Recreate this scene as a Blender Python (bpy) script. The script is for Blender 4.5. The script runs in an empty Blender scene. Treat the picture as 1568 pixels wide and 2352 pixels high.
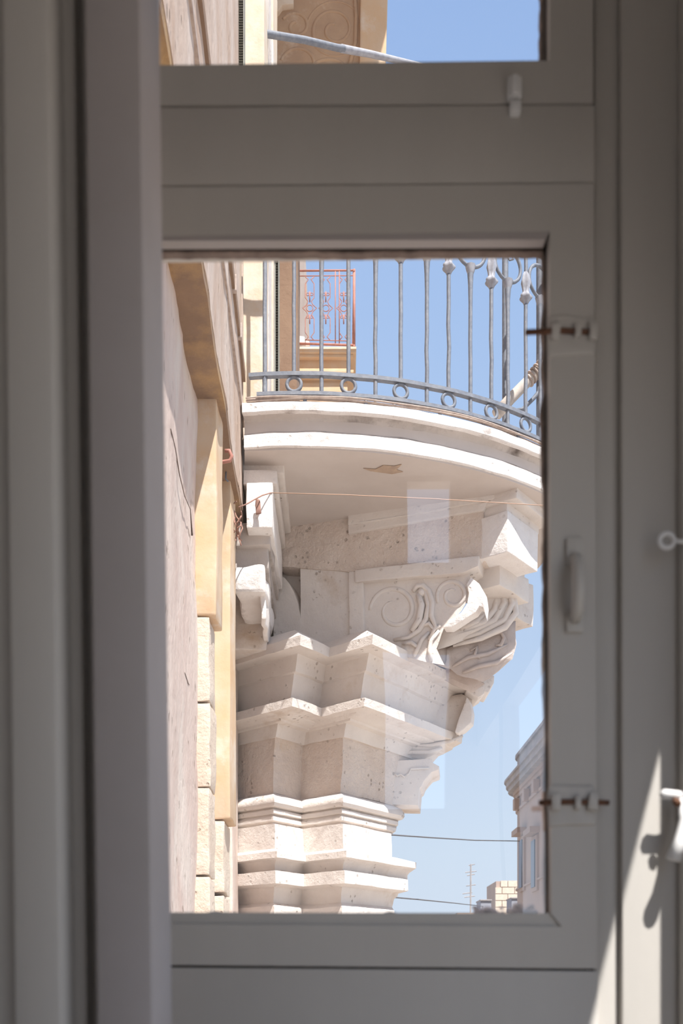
import bpy, bmesh, math, random
from mathutils import Vector, noise
random.seed(7)
SC = bpy.context.scene
COL = SC.collection

# ------------------------------------------------------------------ camera, sky, sun, exposure
F = 35.0 / 36.0 * 2352          # focal length in pixels of the 1568x2352 frame
EYE = 1.6                       # eye height above the balcony floor
HOR = 2240.0                    # row of the horizon (rising-front / shifted lens)
cam_d = bpy.data.cameras.new('camera'); cam = bpy.data.objects.new('camera', cam_d); COL.objects.link(cam)
cam.location = (0, 0, EYE); cam.rotation_euler = (math.pi / 2, 0, 0)
cam_d.sensor_fit = 'VERTICAL'; cam_d.sensor_height = 36; cam_d.sensor_width = 24; cam_d.lens = 35
cam_d.shift_y = (HOR - 1176) / 2352
cam_d.clip_start = .02; cam_d.clip_end = 500
cam_d.dof.use_dof = True; cam_d.dof.focus_distance = 6.4; cam_d.dof.aperture_fstop = 5.0
SC.camera = cam

wd = bpy.data.worlds.new('sky'); SC.world = wd; wd.use_nodes = True
nt = wd.node_tree; nt.nodes.clear()
w_out = nt.nodes.new('ShaderNodeOutputWorld'); w_bg = nt.nodes.new('ShaderNodeBackground')
w_tc = nt.nodes.new('ShaderNodeTexCoord'); w_sep = nt.nodes.new('ShaderNodeSeparateXYZ'); w_rmp = nt.nodes.new('ShaderNodeValToRGB')
nt.links.new(w_tc.outputs['Generated'], w_sep.inputs[0]); nt.links.new(w_sep.outputs['Z'], w_rmp.inputs[0])
nt.links.new(w_rmp.outputs[0], w_bg.inputs[0]); nt.links.new(w_bg.outputs[0], w_out.inputs[0])
cr = w_rmp.color_ramp
cr.elements[0].position = 0.0; cr.elements[0].color = (.70, .79, .93, 1)
cr.elements[1].position = 1.0; cr.elements[1].color = (.17, .32, .70, 1)
for p, c in ((.12, (.66, .79, .95, 1)), (.3, (.54, .70, .95, 1)), (.5, (.44, .62, .94, 1)), (.68, (.35, .53, .89, 1))):
    e = cr.elements.new(p); e.color = c
w_bg.inputs[1].default_value = 1.12

SUN = Vector((-.25, .56, -1.0)).normalized()
sun_d = bpy.data.lights.new('sun', 'SUN'); sun = bpy.data.objects.new('sun', sun_d); COL.objects.link(sun)
sun.rotation_euler = SUN.to_track_quat('-Z', 'Y').to_euler(); sun.location = (6, -10, 20)
sun_d.energy = 10.0; sun_d.angle = math.radians(.6); sun_d.color = (1, .97, .93)
SC.view_settings.view_transform = 'Standard'; SC.view_settings.look = 'None'
SC.view_settings.gamma = 1; SC.view_settings.use_curve_mapping = False; SC.view_settings.exposure = 0.0
SC.cycles.max_bounces = 8; SC.cycles.diffuse_bounces = 5; SC.cycles.transparent_max_bounces = 12

# ------------------------------------------------------------------ helpers
def P(px, py, Y):
    return Vector(((px - 784) * Y / F, Y, EYE + (HOR - py) * Y / F))
def X(px, Y): return (px - 784) * Y / F
def Z(py, Y): return EYE + (HOR - py) * Y / F
def on_plane(px, py, p0, n):            # where the sight line through a photo point meets a vertical face
    o = Vector((0, 0, EYE)); d = Vector(((px - 784) / F, 1, (HOR - py) / F))
    return o + d * ((p0 - o).dot(n) / d.dot(n))

def mat(name, col, rough=.85, col2=None, nscale=3.0, ndetail=6, stretch=(1, 1, 1), bump=0.0, bscale=20.0, pits=0.0, bdist=.02, pit_col=(.25, .17, .12),
        patch=None, patch_scale=1.5, patch_pos=(.55, .65), metallic=0.0):
    m = bpy.data.materials.new(name); m.use_nodes = True; t = m.node_tree; N, L = t.nodes, t.links
    b = N['Principled BSDF']; b.inputs['Roughness'].default_value = rough; b.inputs['Metallic'].default_value = metallic
    tc = N.new('ShaderNodeTexCoord'); mp = N.new('ShaderNodeMapping'); mp.inputs['Scale'].default_value = stretch
    L.new(tc.outputs['Object'], mp.inputs[0])
    def nz(scale, det=6, r=.6):
        n = N.new('ShaderNodeTexNoise'); n.inputs['Scale'].default_value = scale; n.inputs['Detail'].default_value = det
        n.inputs['Roughness'].default_value = r; L.new(mp.outputs[0], n.inputs['Vector']); return n.outputs['Fac']
    def ramp(src, a, c):
        r = N.new('ShaderNodeMapRange'); r.inputs['From Min'].default_value = a; r.inputs['From Max'].default_value = c; L.new(src, r.inputs['Value']); return r.outputs[0]
    def mix(fac, a, c):
        x = N.new('ShaderNodeMix'); x.data_type = 'RGBA'; L.new(fac, x.inputs['Factor'])
        for s, v in ((x.inputs[6], a), (x.inputs[7], c)):
            if isinstance(v, tuple): s.default_value = (*v, 1)
            else: L.new(v, s)
        return x.outputs[2]
    c = tuple(col)
    if col2: c = mix(ramp(nz(nscale, ndetail), .35, .68), tuple(col), tuple(col2))
    if patch: c = mix(ramp(nz(patch_scale, 8, .65), *patch_pos), c, tuple(patch))
    h = None
    if pits:
        v = N.new('ShaderNodeTexVoronoi'); v.inputs['Scale'].default_value = 22; L.new(mp.outputs[0], v.inputs['Vector'])
        k = ramp(nz(4.5, 8, .75), .53, .60)
        q = ramp(v.outputs['Distance'], .28, .16)
        mu = N.new('ShaderNodeMath'); mu.operation = 'MULTIPLY'; L.new(k, mu.inputs[0]); L.new(q, mu.inputs[1])
        ms = N.new('ShaderNodeMath'); ms.operation = 'MULTIPLY'; L.new(mu.outputs[0], ms.inputs[0]); ms.inputs[1].default_value = pits
        c = mix(ms.outputs[0], c, tuple(pit_col)); h = ms.outputs[0]
    if isinstance(c, tuple): b.inputs['Base Color'].default_value = (*c, 1)
    else: L.new(c, b.inputs['Base Color'])
    if bump:
        bp = N.new('ShaderNodeBump'); bp.inputs['Strength'].default_value = bump; bp.inputs['Distance'].default_value = bdist
        src = nz(bscale, 8, .65)
        if h is not None:
            sb = N.new('ShaderNodeMath'); sb.operation = 'SUBTRACT'; L.new(src, sb.inputs[0]); L.new(h, sb.inputs[1]); src = sb.outputs[0]
        L.new(src, bp.inputs['Height']); L.new(bp.outputs[0], b.inputs['Normal'])
    return m

M = {}
M['wood'] = mat('painted_wood', (.49, .462, .425), .5, (.465, .44, .405), 2.0, stretch=(6, 6, 1), bump=.06, bscale=30)
M['wood_edge'] = mat('painted_wood_edge', (.39, .355, .345), .8, (.36, .325, .31), 5, bump=.05, bscale=25)
M['plaster'] = mat('room_plaster', (.52, .50, .48), .9)
M['putty'] = mat('old_putty', (.10, .065, .05), .95, (.22, .16, .13), 30, bump=.5, bscale=60)
M['dust'] = mat('dusty_putty', (.80, .76, .76), .95, (.62, .57, .57), 25, bump=.4, bscale=60)
M['rust'] = mat('rusty_iron', (.16, .07, .035), .9, (.09, .045, .03), 60, bump=.3, bscale=90)
M['white_metal'] = mat('white_painted_metal', (.74, .73, .72), .4)
M['white_stone'] = mat('limewashed_stone', (.74, .675, .62), .95, (.655, .585, .535), 3.5, bump=.7, bscale=9, pits=.45, patch=(.52, .40, .30), patch_scale=1.5, patch_pos=(.57, .72))
M['rough_stone'] = mat('rough_white_stone', (.84, .72, .63), .95, (.74, .61, .52), 4, bump=.7, bscale=13, bdist=.09, pits=.5, patch=(.74, .56, .39), patch_scale=1.7, patch_pos=(.6, .74))
M['rim_stone'] = mat('weathered_rim_stone', (.84, .80, .77), .95, (.74, .68, .64), 5, bump=.6, bscale=18, pits=.35, patch=(.27, .21, .18), patch_scale=2.0, patch_pos=(.575, .68))
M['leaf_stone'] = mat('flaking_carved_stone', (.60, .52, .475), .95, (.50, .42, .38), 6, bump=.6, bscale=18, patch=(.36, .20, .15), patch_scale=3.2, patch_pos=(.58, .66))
M['hollow_stone'] = mat('stained_shade_dark_hollow_stone', (.56, .50, .46), .95, (.48, .42, .38), 5, bump=.4, bscale=18, patch=(.13, .10, .085), patch_scale=1.6, patch_pos=(.50, .64))  # dark stains, plus a base tone lowered for shade in the hollows
M['lintel'] = mat('shade_dark_lintel_stone', (.27, .17, .105), .95, (.20, .125, .08), 3, bump=.5, bscale=10, patch=(.42, .26, .12), patch_scale=1.3, patch_pos=(.50, .62))  # brown stone, colour darkened for the shade under the overhanging wall
M['dark_brown'] = mat('stained_shade_dark_stone', (.26, .165, .105), .95, (.20, .12, .075), 3, bump=.4, bscale=10, patch=(.38, .27, .19), patch_scale=2.4, patch_pos=(.58, .70))  # stained brown, darkened further in place of shade from the balcony above
M['soffit'] = mat('soffit_plaster', (.60, .53, .485), .95, (.54, .47, .425), 2.5, bump=.08, bscale=10, patch=(.50, .37, .27), patch_scale=1.3, patch_pos=(.63, .72))
M['facade'] = mat('pink_cream_render', (.66, .545, .475), .95, (.56, .43, .37), 3.5, stretch=(1, 1, .5), bump=.7, bscale=14, bdist=.02, pits=.85, patch=(.66, .57, .50), patch_scale=1.6, patch_pos=(.48, .58))
M['facade_up'] = mat('pale_render', (.60, .49, .415), .95, (.47, .33, .245), 4, stretch=(1, 1, .45), bump=.7, bscale=16, bdist=.02, pits=.85, patch=(.58, .41, .25), patch_scale=1.4, patch_pos=(.58, .66))
M['honey'] = mat('honey_limestone', (.60, .40, .235), .95, (.62, .48, .345), 4, bump=.2, bscale=12, patch=(.66, .55, .44), patch_scale=3, patch_pos=(.54, .66))
M['cream_block'] = mat('cream_limestone_block', (.68, .58, .475), .95, (.62, .50, .39), 6, bump=.6, bscale=25, pits=.7)
M['brown_stone'] = mat('stained_brown_stone', (.50, .33, .20), .95, (.38, .24, .15), 3, bump=.4, bscale=10, patch=(.60, .46, .34), patch_scale=2.4, patch_pos=(.58, .70))
M['cream'] = mat('cream_pilaster_stone', (.68, .59, .48), .95, (.62, .47, .33), 5, bump=.25, bscale=15, patch=(.66, .59, .52), patch_scale=3, patch_pos=(.5, .6))
M['iron'] = mat('grey_painted_iron', (.13, .145, .18), .6, (.21, .22, .245), 35, bump=.15, bscale=70, patch=(.34, .28, .25), patch_scale=18, patch_pos=(.66, .74))
M['leaf_iron'] = mat('pale_grey_cast_iron', (.36, .36, .39), .6, (.24, .24, .27), 30)
M['red_iron'] = mat('rust_red_iron', (.46, .20, .155), .8, (.36, .15, .11), 20)
M['cable'] = mat('brown_cable', (.50, .40, .34), .8, (.34, .26, .22), 30)
M['wire'] = mat('dark_wire', (.12, .12, .13), .7)
M['tan_wire'] = mat('tan_wire', (.45, .30, .22), .8)
M['twig'] = mat('dry_twig', (.36, .20, .15), .9, (.26, .14, .11), 30)
M['pole'] = mat('weathered_pole', (.62, .54, .46), .8, (.46, .40, .36), 14, bump=.2, bscale=30)
M['shutter'] = mat('grey_green_shutter', (.27, .27, .23), .8, (.20, .19, .17), 10)
M['far_stone'] = mat('far_pink_limestone', (.45, .335, .27), .95, (.39, .30, .255), .9, bump=.2, bscale=3)
M['far_grey'] = mat('far_grey_stone', (.42, .38, .36), .95, (.27, .25, .25), 2, bump=.2, bscale=4)
M['far_glass'] = mat('far_window_shutter', (.10, .12, .17), .4)
M['tank'] = mat('grey_tank', (.27, .28, .32), .7)
M['street'] = mat('pale_paving', (.46, .41, .355), .95, (.42, .37, .32), 1.5)
M['chip'] = mat('bare_brown_stone', (.52, .38, .27), .95, (.40, .29, .22), 20, bump=.5, bscale=40)

def glass_mat():
    m = bpy.data.materials.new('window_glass'); m.use_nodes = True; t = m.node_tree; N, L = t.nodes, t.links; N.clear()
    o = N.new('ShaderNodeOutputMaterial'); mx = N.new('ShaderNodeMixShader'); tr = N.new('ShaderNodeBsdfTransparent'); gl = N.new('ShaderNodeBsdfGlossy')
    tr.inputs[0].default_value = (.955, .96, .96, 1); gl.inputs['Roughness'].default_value = .015; gl.inputs[0].default_value = (1, 1, 1, 1)
    fr = N.new('ShaderNodeFresnel'); fr.inputs['IOR'].default_value = 2.35
    bp = N.new('ShaderNodeBump'); bp.inputs['Strength'].default_value = .12; bp.inputs['Distance'].default_value = .01
    nz = N.new('ShaderNodeTexNoise'); nz.inputs['Scale'].default_value = 3.5; nz.inputs['Detail'].default_value = 1
    tc = N.new('ShaderNodeTexCoord'); L.new(tc.outputs['Object'], nz.inputs['Vector']); L.new(nz.outputs['Fac'], bp.inputs['Height']); L.new(bp.outputs[0], gl.inputs['Normal'])
    L.new(fr.outputs[0], mx.inputs[0]); L.new(tr.outputs[0], mx.inputs[1]); L.new(gl.outputs[0], mx.inputs[2]); L.new(mx.outputs[0], o.inputs[0])
    return m
M['glass'] = glass_mat()

def tag(o, label=None, cat=None, group=None, kind=None):
    for k, v in (('label', label), ('category', cat), ('group', group), ('kind', kind)):
        if v: o[k] = v
    return o
def thing(name, loc, label=None, cat=None, group=None, kind=None):
    o = bpy.data.objects.new(name, None); COL.objects.link(o); o.location = loc; o.empty_display_size = .1
    return tag(o, label, cat, group, kind)
def wloc(o):
    v = Vector((0, 0, 0))
    while o is not None: v += o.location; o = o.parent
    return v

class MB:
    """Collects world-space shapes; build() links them as ONE mesh object."""
    def __init__(s): s.v, s.f = [], []
    def add(s, vs, fs):
        n = len(s.v); s.v += [Vector(v) for v in vs]; s.f += [tuple(i + n for i in f) for f in fs]; return s
    def box(s, a, b, cuts=0, rough=0.0, nscale=6.0, bevel=0.0, seed=0.0):
        bm = bmesh.new(); bmesh.ops.create_cube(bm, size=1)
        a, b = Vector(a), Vector(b)
        for v in bm.verts: v.co = Vector(((a[i] + b[i]) / 2 + v.co[i] * abs(b[i] - a[i]) for i in range(3)))
        if bevel: bmesh.ops.bevel(bm, geom=bm.edges[:], offset=bevel, segments=2, affect='EDGES', profile=.6)
        return s.bm(bm, cuts, rough, nscale, seed)
    def bm(s, bm, cuts=0, rough=0.0, nscale=6.0, seed=0.0):
        if cuts: bmesh.ops.subdivide_edges(bm, edges=bm.edges[:], cuts=cuts, use_grid_fill=True)
        if rough:
            for v in bm.verts:
                q = v.co * nscale + Vector((seed, seed, seed))
                v.co += Vector((noise.noise(q), noise.noise(q + Vector((9, 3, 1))), noise.noise(q + Vector((2, 7, 5))))) * rough
        bm.verts.index_update()
        s.add([v.co.copy() for v in bm.verts], [[v.index for v in f.verts] for f in bm.faces]); bm.free(); return s
    def prism(s, pts, d, cuts=0, rough=0, nscale=6, bevel=0):   # polygon of 3-D points pushed along d
        bm = bmesh.new(); d = Vector(d); n = len(pts)
        a = [bm.verts.new(Vector(p)) for p in pts]; b = [bm.verts.new(Vector(p) + d) for p in pts]
        bm.faces.new(a); bm.faces.new(b[::-1])
        for i in range(n): bm.faces.new((a[i], b[i], b[(i + 1) % n], a[(i + 1) % n]))
        bmesh.ops.recalc_face_normals(bm, faces=bm.faces[:])
        if bevel: bmesh.ops.bevel(bm, geom=bm.edges[:], offset=bevel, segments=2, affect='EDGES', profile=.6)
        return s.bm(bm, cuts, rough, nscale)
    def loft(s, rings, closed=True, caps=True):
        n = len(rings[0]); vs = [p for r in rings for p in r]; fs = []
        for i in range(len(rings) - 1):
            for j in range(n if closed else n - 1):
                k = (j + 1) % n; fs.append((i * n + j, i * n + k, (i + 1) * n + k, (i + 1) * n + j))
        if caps and closed: fs += [tuple(range(n))[::-1], tuple(range((len(rings) - 1) * n, len(rings) * n))]
        return s.add(vs, fs)
    def tube(s, pts, r, n=8, closed=False, flat=1.0):           # r: a number or one per point
        pts = [Vector(p) for p in pts]; m = len(pts); rs = r if isinstance(r, (list, tuple)) else [r] * m
        up = None; rings = []
        for i, p in enumerate(pts):
            if closed: t = pts[(i + 1) % m] - pts[i - 1]
            else: t = pts[min(i + 1, m - 1)] - pts[max(i - 1, 0)]
            t.normalize()
            if up is None: up = t.orthogonal() if abs(t.z) > .9 else Vector((0, 0, 1))
            a = t.cross(up)
            if a.length < 1e-4: a = t.orthogonal()
            a.normalize(); b = a.cross(t).normalized(); up = b
            rings.append([p + a * (rs[i] * math.cos(2 * math.pi * k / n)) + b * (rs[i] * flat * math.sin(2 * math.pi * k / n)) for k in range(n)])
        if closed: return s.loft(rings + [rings[0]], True, False)
        return s.loft(rings)
    def torus(s, c, nrm, R, r, n=28, k=8, sq=1.0):
        nrm = Vector(nrm).normalized(); a = nrm.cross(Vector((0, 0, 1))).normalized(); b = Vector((0, 0, 1))
        return s.tube([Vector(c) + a * (R * math.cos(2 * math.pi * i / n)) + b * (R * sq * math.sin(2 * math.pi * i / n)) for i in range(n)], r, k, True)
    def ball(s, c, r, sz=1.0):
        bm = bmesh.new(); bmesh.ops.create_uvsphere(bm, u_segments=12, v_segments=8, radius=r)
        for v in bm.verts: v.co = Vector(c) + Vector((v.co.x, v.co.y, v.co.z * sz))
        return s.bm(bm)
    def build(s, name, m, parent=None, smooth=None, label=None, kind=None):
        me = bpy.data.meshes.new(name); o = bpy.data.objects.new(name, me); COL.objects.link(o)
        if parent is not None: off = wloc(parent); o.parent = parent
        else:
            lo = Vector((min(v[i] for v in s.v) for i in range(3))); hi = Vector((max(v[i] for v in s.v) for i in range(3)))
            off = Vector(((lo.x + hi.x) / 2, (lo.y + hi.y) / 2, lo.z)); o.location = off
        me.from_pydata([v - off for v in s.v], [], s.f)
        bm = bmesh.new(); bm.from_mesh(me); bmesh.ops.recalc_face_normals(bm, faces=bm.faces[:]); bm.to_mesh(me); bm.free()
        me.materials.append(m)
        if smooth is not None:
            me.shade_smooth()
            if smooth < 180: me.set_sharp_from_angle(angle=math.radians(smooth))
        me.update()
        return tag(o, label, None, None, kind)
def B(a, b, **k): return MB().box(a, b, **k)

# ------------------------------------------------------------------ the enclosed balcony (setting)
YW = 1.30
def wbox(x0, y0, x1, y1, Ya, Yb, bevel=.0025, lean=0.0):
    """board given by its outline on the window plane (photo units measured at Y = YW)"""
    mb = MB(); a = P(x0, y1, YW); b = P(x1, y0, YW)
    return mb.box((a.x, Ya, a.z), (b.x, Yb, b.z), bevel=bevel)
def wpoly(pts, Ya, Yb, bevel=.0025):
    return MB().prism([Vector((P(x, y, YW).x, Ya, P(x, y, YW).z)) for x, y in pts], (0, Yb - Ya, 0), bevel=bevel)
YB = 1.36
# lower sash
w1 = thing('window_1', (0, YW, EYE), 'white painted lower window sash with one large wavy old glass pane', kind='structure')
wpoly([(350, 430), (1262, 422.5), (1262, 530), (350, 541)], YW, YB - .01, 0).build('top_rail', M['wood'], w1)
wpoly([(350, 541), (1262, 530), (1252, 549), (352, 552)], YW + .001, YW + .016, 0).build('glazing_bead', M['wood_edge'], w1)
wpoly([(350, 2216), (1262, 2224), (1290, 2128), (345, 2122)], YW, YB - .01, 0).build('bottom_rail', M['wood'], w1)
wpoly([(345, 2122), (1290, 2128), (1262, 2097), (355, 2095)], YW + .004, YW + .018, 0).build('glazing_bead', M['wood'], w1)
wpoly([(1364, 421), (1371, 2225), (1262, 2224), (1290, 2128), (1266, 2100), (1262, 530), (1262, 422)], YW, YB - .01, 0).build('stile', M['wood'], w1)
wpoly([(250, 430), (350, 430), (350, 2216), (250, 2215)], YW, YB - .01, 0).build('stile', M['wood'], w1)
def pane(name, x0, y0, x1, y1, parent):
    a = P(x0, y1, YW); b = P(x1, y0, YW); mb = MB(); y = YW + .020
    mb.add([(a.x, y, a.z), (b.x, y, a.z), (b.x, y, b.z), (a.x, y, b.z)], [(0, 1, 2, 3)])
    return mb.build(name, M['glass'], parent)
pane('glass_pane', 340, 535, 1268, 2125, w1)
def ragged(pts, side, w, jit, m, parent, Y0=YW + .021, Y1=YW + .034, n=70, seed=0):
    """crumbling strip of putty along a line; side = unit (dx,dy) photo direction it grows towards"""
    front, back = [], []
    (x0, y0), (x1, y1) = pts; mb = MB(); rows = []
    for i in range(n + 1):
        t = i / n; x = x0 + (x1 - x0) * t; y = y0 + (y1 - y0) * t
        g = w + jit * (noise.noise(Vector((t * 9 + seed, seed, 0))) + .7 * noise.noise(Vector((t * 31 + seed, 3, seed))))
        g = max(1.0, g); xa, ya = x + side[0] * g, y + side[1] * g; xb, yb = x - side[0] * 25, y - side[1] * 25
        A, Bq = P(xa, ya, YW), P(xb, yb, YW)
        rows.append([(A.x, Y0, A.z), (A.x, Y1, A.z), (Bq.x, Y1, Bq.z), (Bq.x, Y0, Bq.z)])
    return mb.loft(rows).build('putty_strip', m, parent)
ragged([(1258, 540), (1266, 2110)], (-1, 0), 6, 9, M['putty'], w1, seed=2)
ragged([(345, 551), (1262, 548)], (0, 1), 2, 5, M['putty'], w1, seed=5)
ragged([(350, 2100), (1262, 2103)], (0, -1), 4, 9, M['dust'], w1, seed=9)
mb = MB()
for k in range(26):
    c = P(1090 + random.random() * 165, 2093 - random.random() ** 2 * 16, YW); mb.ball((c.x, YW + .03, c.z), .003 + random.random() * .005, .6)
mb.build('dust_crumbs', M['dust'], w1, 180, kind='stuff')
# upper sash
w2 = thing('window_2', (0, YW, EYE + 1.15), 'white painted upper window sash above the transom', kind='structure')
wpoly([(350, 241), (1262, 237), (1262, 140), (350, 150)], YW, YB - .01, 0).build('bottom_rail', M['wood'], w2, 35)
wpoly([(350, 150), (1262, 140), (1250, 134), (354, 145)], YW + .003, YW + .018, bevel=0).build('glazing_bead', M['wood_edge'], w2)
wpoly([(1362, 236), (1362, -420), (1262, -420), (1262, 237)], YW, YB - .01, 0).build('stile', M['wood'], w2, 35)
wpoly([(250, 242), (350, 241), (350, -420), (250, -420)], YW, YB - .01, 0).build('stile', M['wood'], w2, 35)
wpoly([(350, -420), (350, -320), (1262, -320), (1262, -420)], YW, YB - .01, 0).build('top_rail', M['wood'], w2, 35)
pane('glass_pane', 340, -330, 1268, 150, w2)
ragged([(1256, 150), (1256, -320)], (-1, 0), 8, 6, M['putty'], w2, seed=12, n=30)
# fixed joinery
t1 = wpoly([(180, 247), (1366, 239.5), (1366, 417), (180, 426)], YW, YB).build('trim_1', M['wood'], None, 35, kind='structure', label='white painted fixed transom board between the two sashes')
t2 = wpoly([(180, 2220), (1374, 2230), (1374, 5045), (180, 5045)], YW, YB).build('trim_2', M['wood'], None, 35, kind='structure', label='white painted fixed board below the lower sash')
for y0, y1, par in ((225, 262, t1), (405, 442, t1), (2200, 2250, t2)): wpoly([(240, y0), (1372, y0), (1372, y1), (240, y1)], YB - .008, YB + .02, 0).build('seam_shade_strip', M['putty'], par)  # dark backing added so the open seams read as shadow gaps
t = thing('trim_3', (.35, YW, 0), 'white painted right window jamb with a stepped casing', kind='structure')
wpoly([(1369, -700), (1376, 5050), (1432, 5050), (1424, -700)], YW + .012, YB + .03).build('jamb_board', M['wood'], t, 35)
wpoly([(1364.5, -700), (1371.5, 5050), (1378, 5050), (1370, -700)], YW + .02, YB).build('seam_shade_strip', M['putty'], t)
wpoly([(1424, -700), (1431, 5050), (1640, 5050), (1640, -700)], YW - .002, YB + .03, bevel=.004).build('casing_board', M['wood'], t, 35)
wpoly([(1553, -700), (1556, 5050), (1640, 5050), (1640, -700)], YW - .022, YW - .002, bevel=.004).build('corner_bead', M['wood'], t, 35)
wpoly([(250, -440), (1362, -440), (1362, -700), (250, -700)], YW, YB).build('trim_4', M['wood'], None, 35, kind='structure', label='white painted head board above the upper sash')
wpoly([(180, -700), (253, -700), (253, 5050), (180, 5050)], YW + .01, YB + .03).build('trim_5', M['wood'], None, 35, kind='structure', label='white painted left window jamb behind the near post')
# near left post of stepped boards: slightly out of plumb
lp = thing('trim_6', (-.25, 1.05, 0), 'white painted near post of stepped boards, out of focus', kind='structure')
def leanbox(x0, x1, Ya, Yb, name, m, bevel=.004):
    z0, z1 = 0.0, 3.35; zm = EYE + (HOR - 1176) * 1.08 / F; k = -.0125
    bm = bmesh.new(); bmesh.ops.create_cube(bm, size=1)
    for v in bm.verts:
        z = z0 if v.co.z < 0 else z1
        v.co = Vector(((x0 if v.co.x < 0 else x1) + k * (z - zm), Ya if v.co.y < 0 else Yb, z))
    bmesh.ops.bevel(bm, geom=bm.edges[:], offset=bevel, segments=2, affect='EDGES', profile=.6)
    MB().bm(bm).build(name, m, lp, 35)
leanbox(X(205, 1.0), X(335, 1.0), 1.0, 1.118, 'post_board', M['wood_edge'], .006)
leanbox(X(120, 1.05), X(215, 1.05), 1.05, 1.20, 'groove_board', M['wood'])
leanbox(X(146, 1.03), X(186, 1.03), 1.03, 1.06, 'bead_moulding', M['wood'], .008)
leanbox(X(16, .98), X(124, .98), .98, 1.15, 'panel_board', M['wood'], .006)
leanbox(-.62, X(24, 1.0), 1.0, 1.15, 'side_board', M['wood'])
# enclosure round the camera
ZT = 3.42
B((-.75, -1.1, -.06), (.60, YW + .06, 0)).build('floor', mat('floor_tile', (.40, .36, .32), .6), None, kind='structure', label='tiled balcony floor')
B((-.75, -1.1, ZT), (.60, YW + .06, ZT + .06)).build('ceiling', M['plaster'], None, kind='structure', label='white balcony ceiling')
B((-.75, -1.1, 0), (-.66, 1.36, ZT)).build('wall_left', M['plaster'], None, kind='structure', label='plain house side wall of the enclosed balcony')
fr = thing('wall_right', (.5, 0, 0), 'street side of the enclosed balcony with tall window openings', kind='structure')
OPT = 2.43                      # head of the street side openings
B((.5, -1.1, 0), (.55, 1.39, .95)).build('dado_panel', M['wood'], fr)
B((.5, -1.1, OPT), (.55, 1.39, ZT)).build('head_panel', M['wood'], fr)
for ya, yb in ((1.108, 1.39), (.26, .33), (-.5, -.43), (-1.1, -1.04)):
    B((.5, ya, .95), (.55, yb, OPT)).build('post', M['wood'], fr)
bk = thing('wall_back', (0, -1.0, 0), 'far end wall of the enclosed balcony with small openings added for pane reflections', kind='structure')
xa, xb, xc = .150, .387, .235  # unseen openings, placed to mirror as pale bands in the pane
zA0, zA1, zB0, zB1 = Z(1855, 3.6), Z(1480, 3.6), Z(1285, 3.6), min(Z(1040, 3.6), ZT - .02)
for a, b in (((-.75, 0), (xa, ZT)), ((xb, 0), (.6, ZT)), ((xa, 0), (xb, zA0)), ((xa, zA1), (xb, zB0)), ((xa, zB0), (xc, ZT)), ((xc, zB1), (xb, ZT))):
    B((a[0], -1.05, a[1]), (b[0], -1.0, b[1])).build('wall_board', M['wood'], bk)

# fittings on the window
hp = MB()
pts = [P(1318, 1278, YW), P(1318, 1290, YW), P(1318, 1320, YW), P(1318, 1370, YW), P(1318, 1415, YW), P(1318, 1430, YW)]
for q, dy in zip(pts, (.004, -.010, -.022, -.026, -.020, .002)): q.y += dy
hp.tube(pts, [.0075, .008, .0085, .0085, .0085, .0075], 12)
wh = thing('pull_handle', P(1318, 1350, YW), 'white painted pull handle on the right stile of the lower sash', 'handle')
hp.build('grip', M['wood'], wh, 180)
wbox(1298, 1238, 1338, 1300, YW - .006, YW + .001, bevel=.003).build('mounting_plate', M['wood'], wh, 35)
wbox(1298, 1405, 1338, 1455, YW - .006, YW + .001, bevel=.003).build('mounting_plate', M['wood'], wh, 35)
tl = thing('turn_latch', P(1180, 230, YW), 'small white turn latch across the seam under the upper sash', 'latch')
wbox(1163, 188, 1196, 236, YW - .010, YW + .002, bevel=.003).build('latch_body', M['white_metal'], tl, 35)
wbox(1170, 196, 1186, 240, YW - .018, YW - .010, bevel=.003).build('latch_tongue', M['white_metal'], tl, 35)
wbox(1168, 244, 1194, 270, YW - .010, YW + .002, bevel=.003).build('keeper', M['white_metal'], tl, 35)
mb = MB(); c = P(1180, 262, YW); mb.ball((c.x, YW - .011, c.z), .003).build('screw', M['white_metal'], tl, 180)
def bolt(py, x0, x1, label, seed):
    b = thing('hinge_pin', P(1310, py, YW), label, 'hinge')
    a = P(x0, py, YW); e = P(x1, py, YW)
    MB().tube([(a.x, YW - .004, a.z), ((a.x + e.x) / 2, YW - .006, a.z + .001), (e.x, YW - .004, e.z)], .0036, 10).build('rusty_pin', M['rust'], b, 180)
    bm = MB()
    for (xx0, xx1, h) in ((1262, 1284, 20), (1316, 1332, 16), (1348, 1370, 20)):
        a = P(xx0, py + h, YW); e = P(xx1, py - h, YW); bm.box((a.x, YW - .011, a.z), (e.x, YW + .004, e.z), bevel=.004, cuts=2, rough=.002, nscale=60, seed=seed)
    bm.build('knuckle', M['wood'], b, 50)
    a = P(1258, py + 52, YW); e = P(1366, py - 40, YW)
    MB().box((a.x, YW - .003, a.z), (e.x, YW + .004, e.z), bevel=.003, cuts=4, rough=.003, nscale=45, seed=seed).build('paint_lump', M['wood'], b, 60)
bolt(768, 1205, 1366, 'rusty hinge pin through paint lumps beside the pane, the upper one', 1)
bolt(1845, 1236, 1396, 'rusty hinge pin through paint lumps beside the pane, the lower one', 4)
eh = thing('eye_hook', P(1540, 1242, 1.27), 'white screw eye with a round ring on the right casing', 'hook')
c = P(1531, 1242, 1.27); MB().torus(c, (0, 1, 0), .0092, .0034, 28, 10).build('ring', M['white_metal'], eh, 180)
MB().tube([P(1550, 1243, 1.27), P(1572, 1244, 1.27), P(1600, 1245, 1.28)], [.003, .003, .003], 10).build('shank', M['white_metal'], eh, 180)
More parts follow.
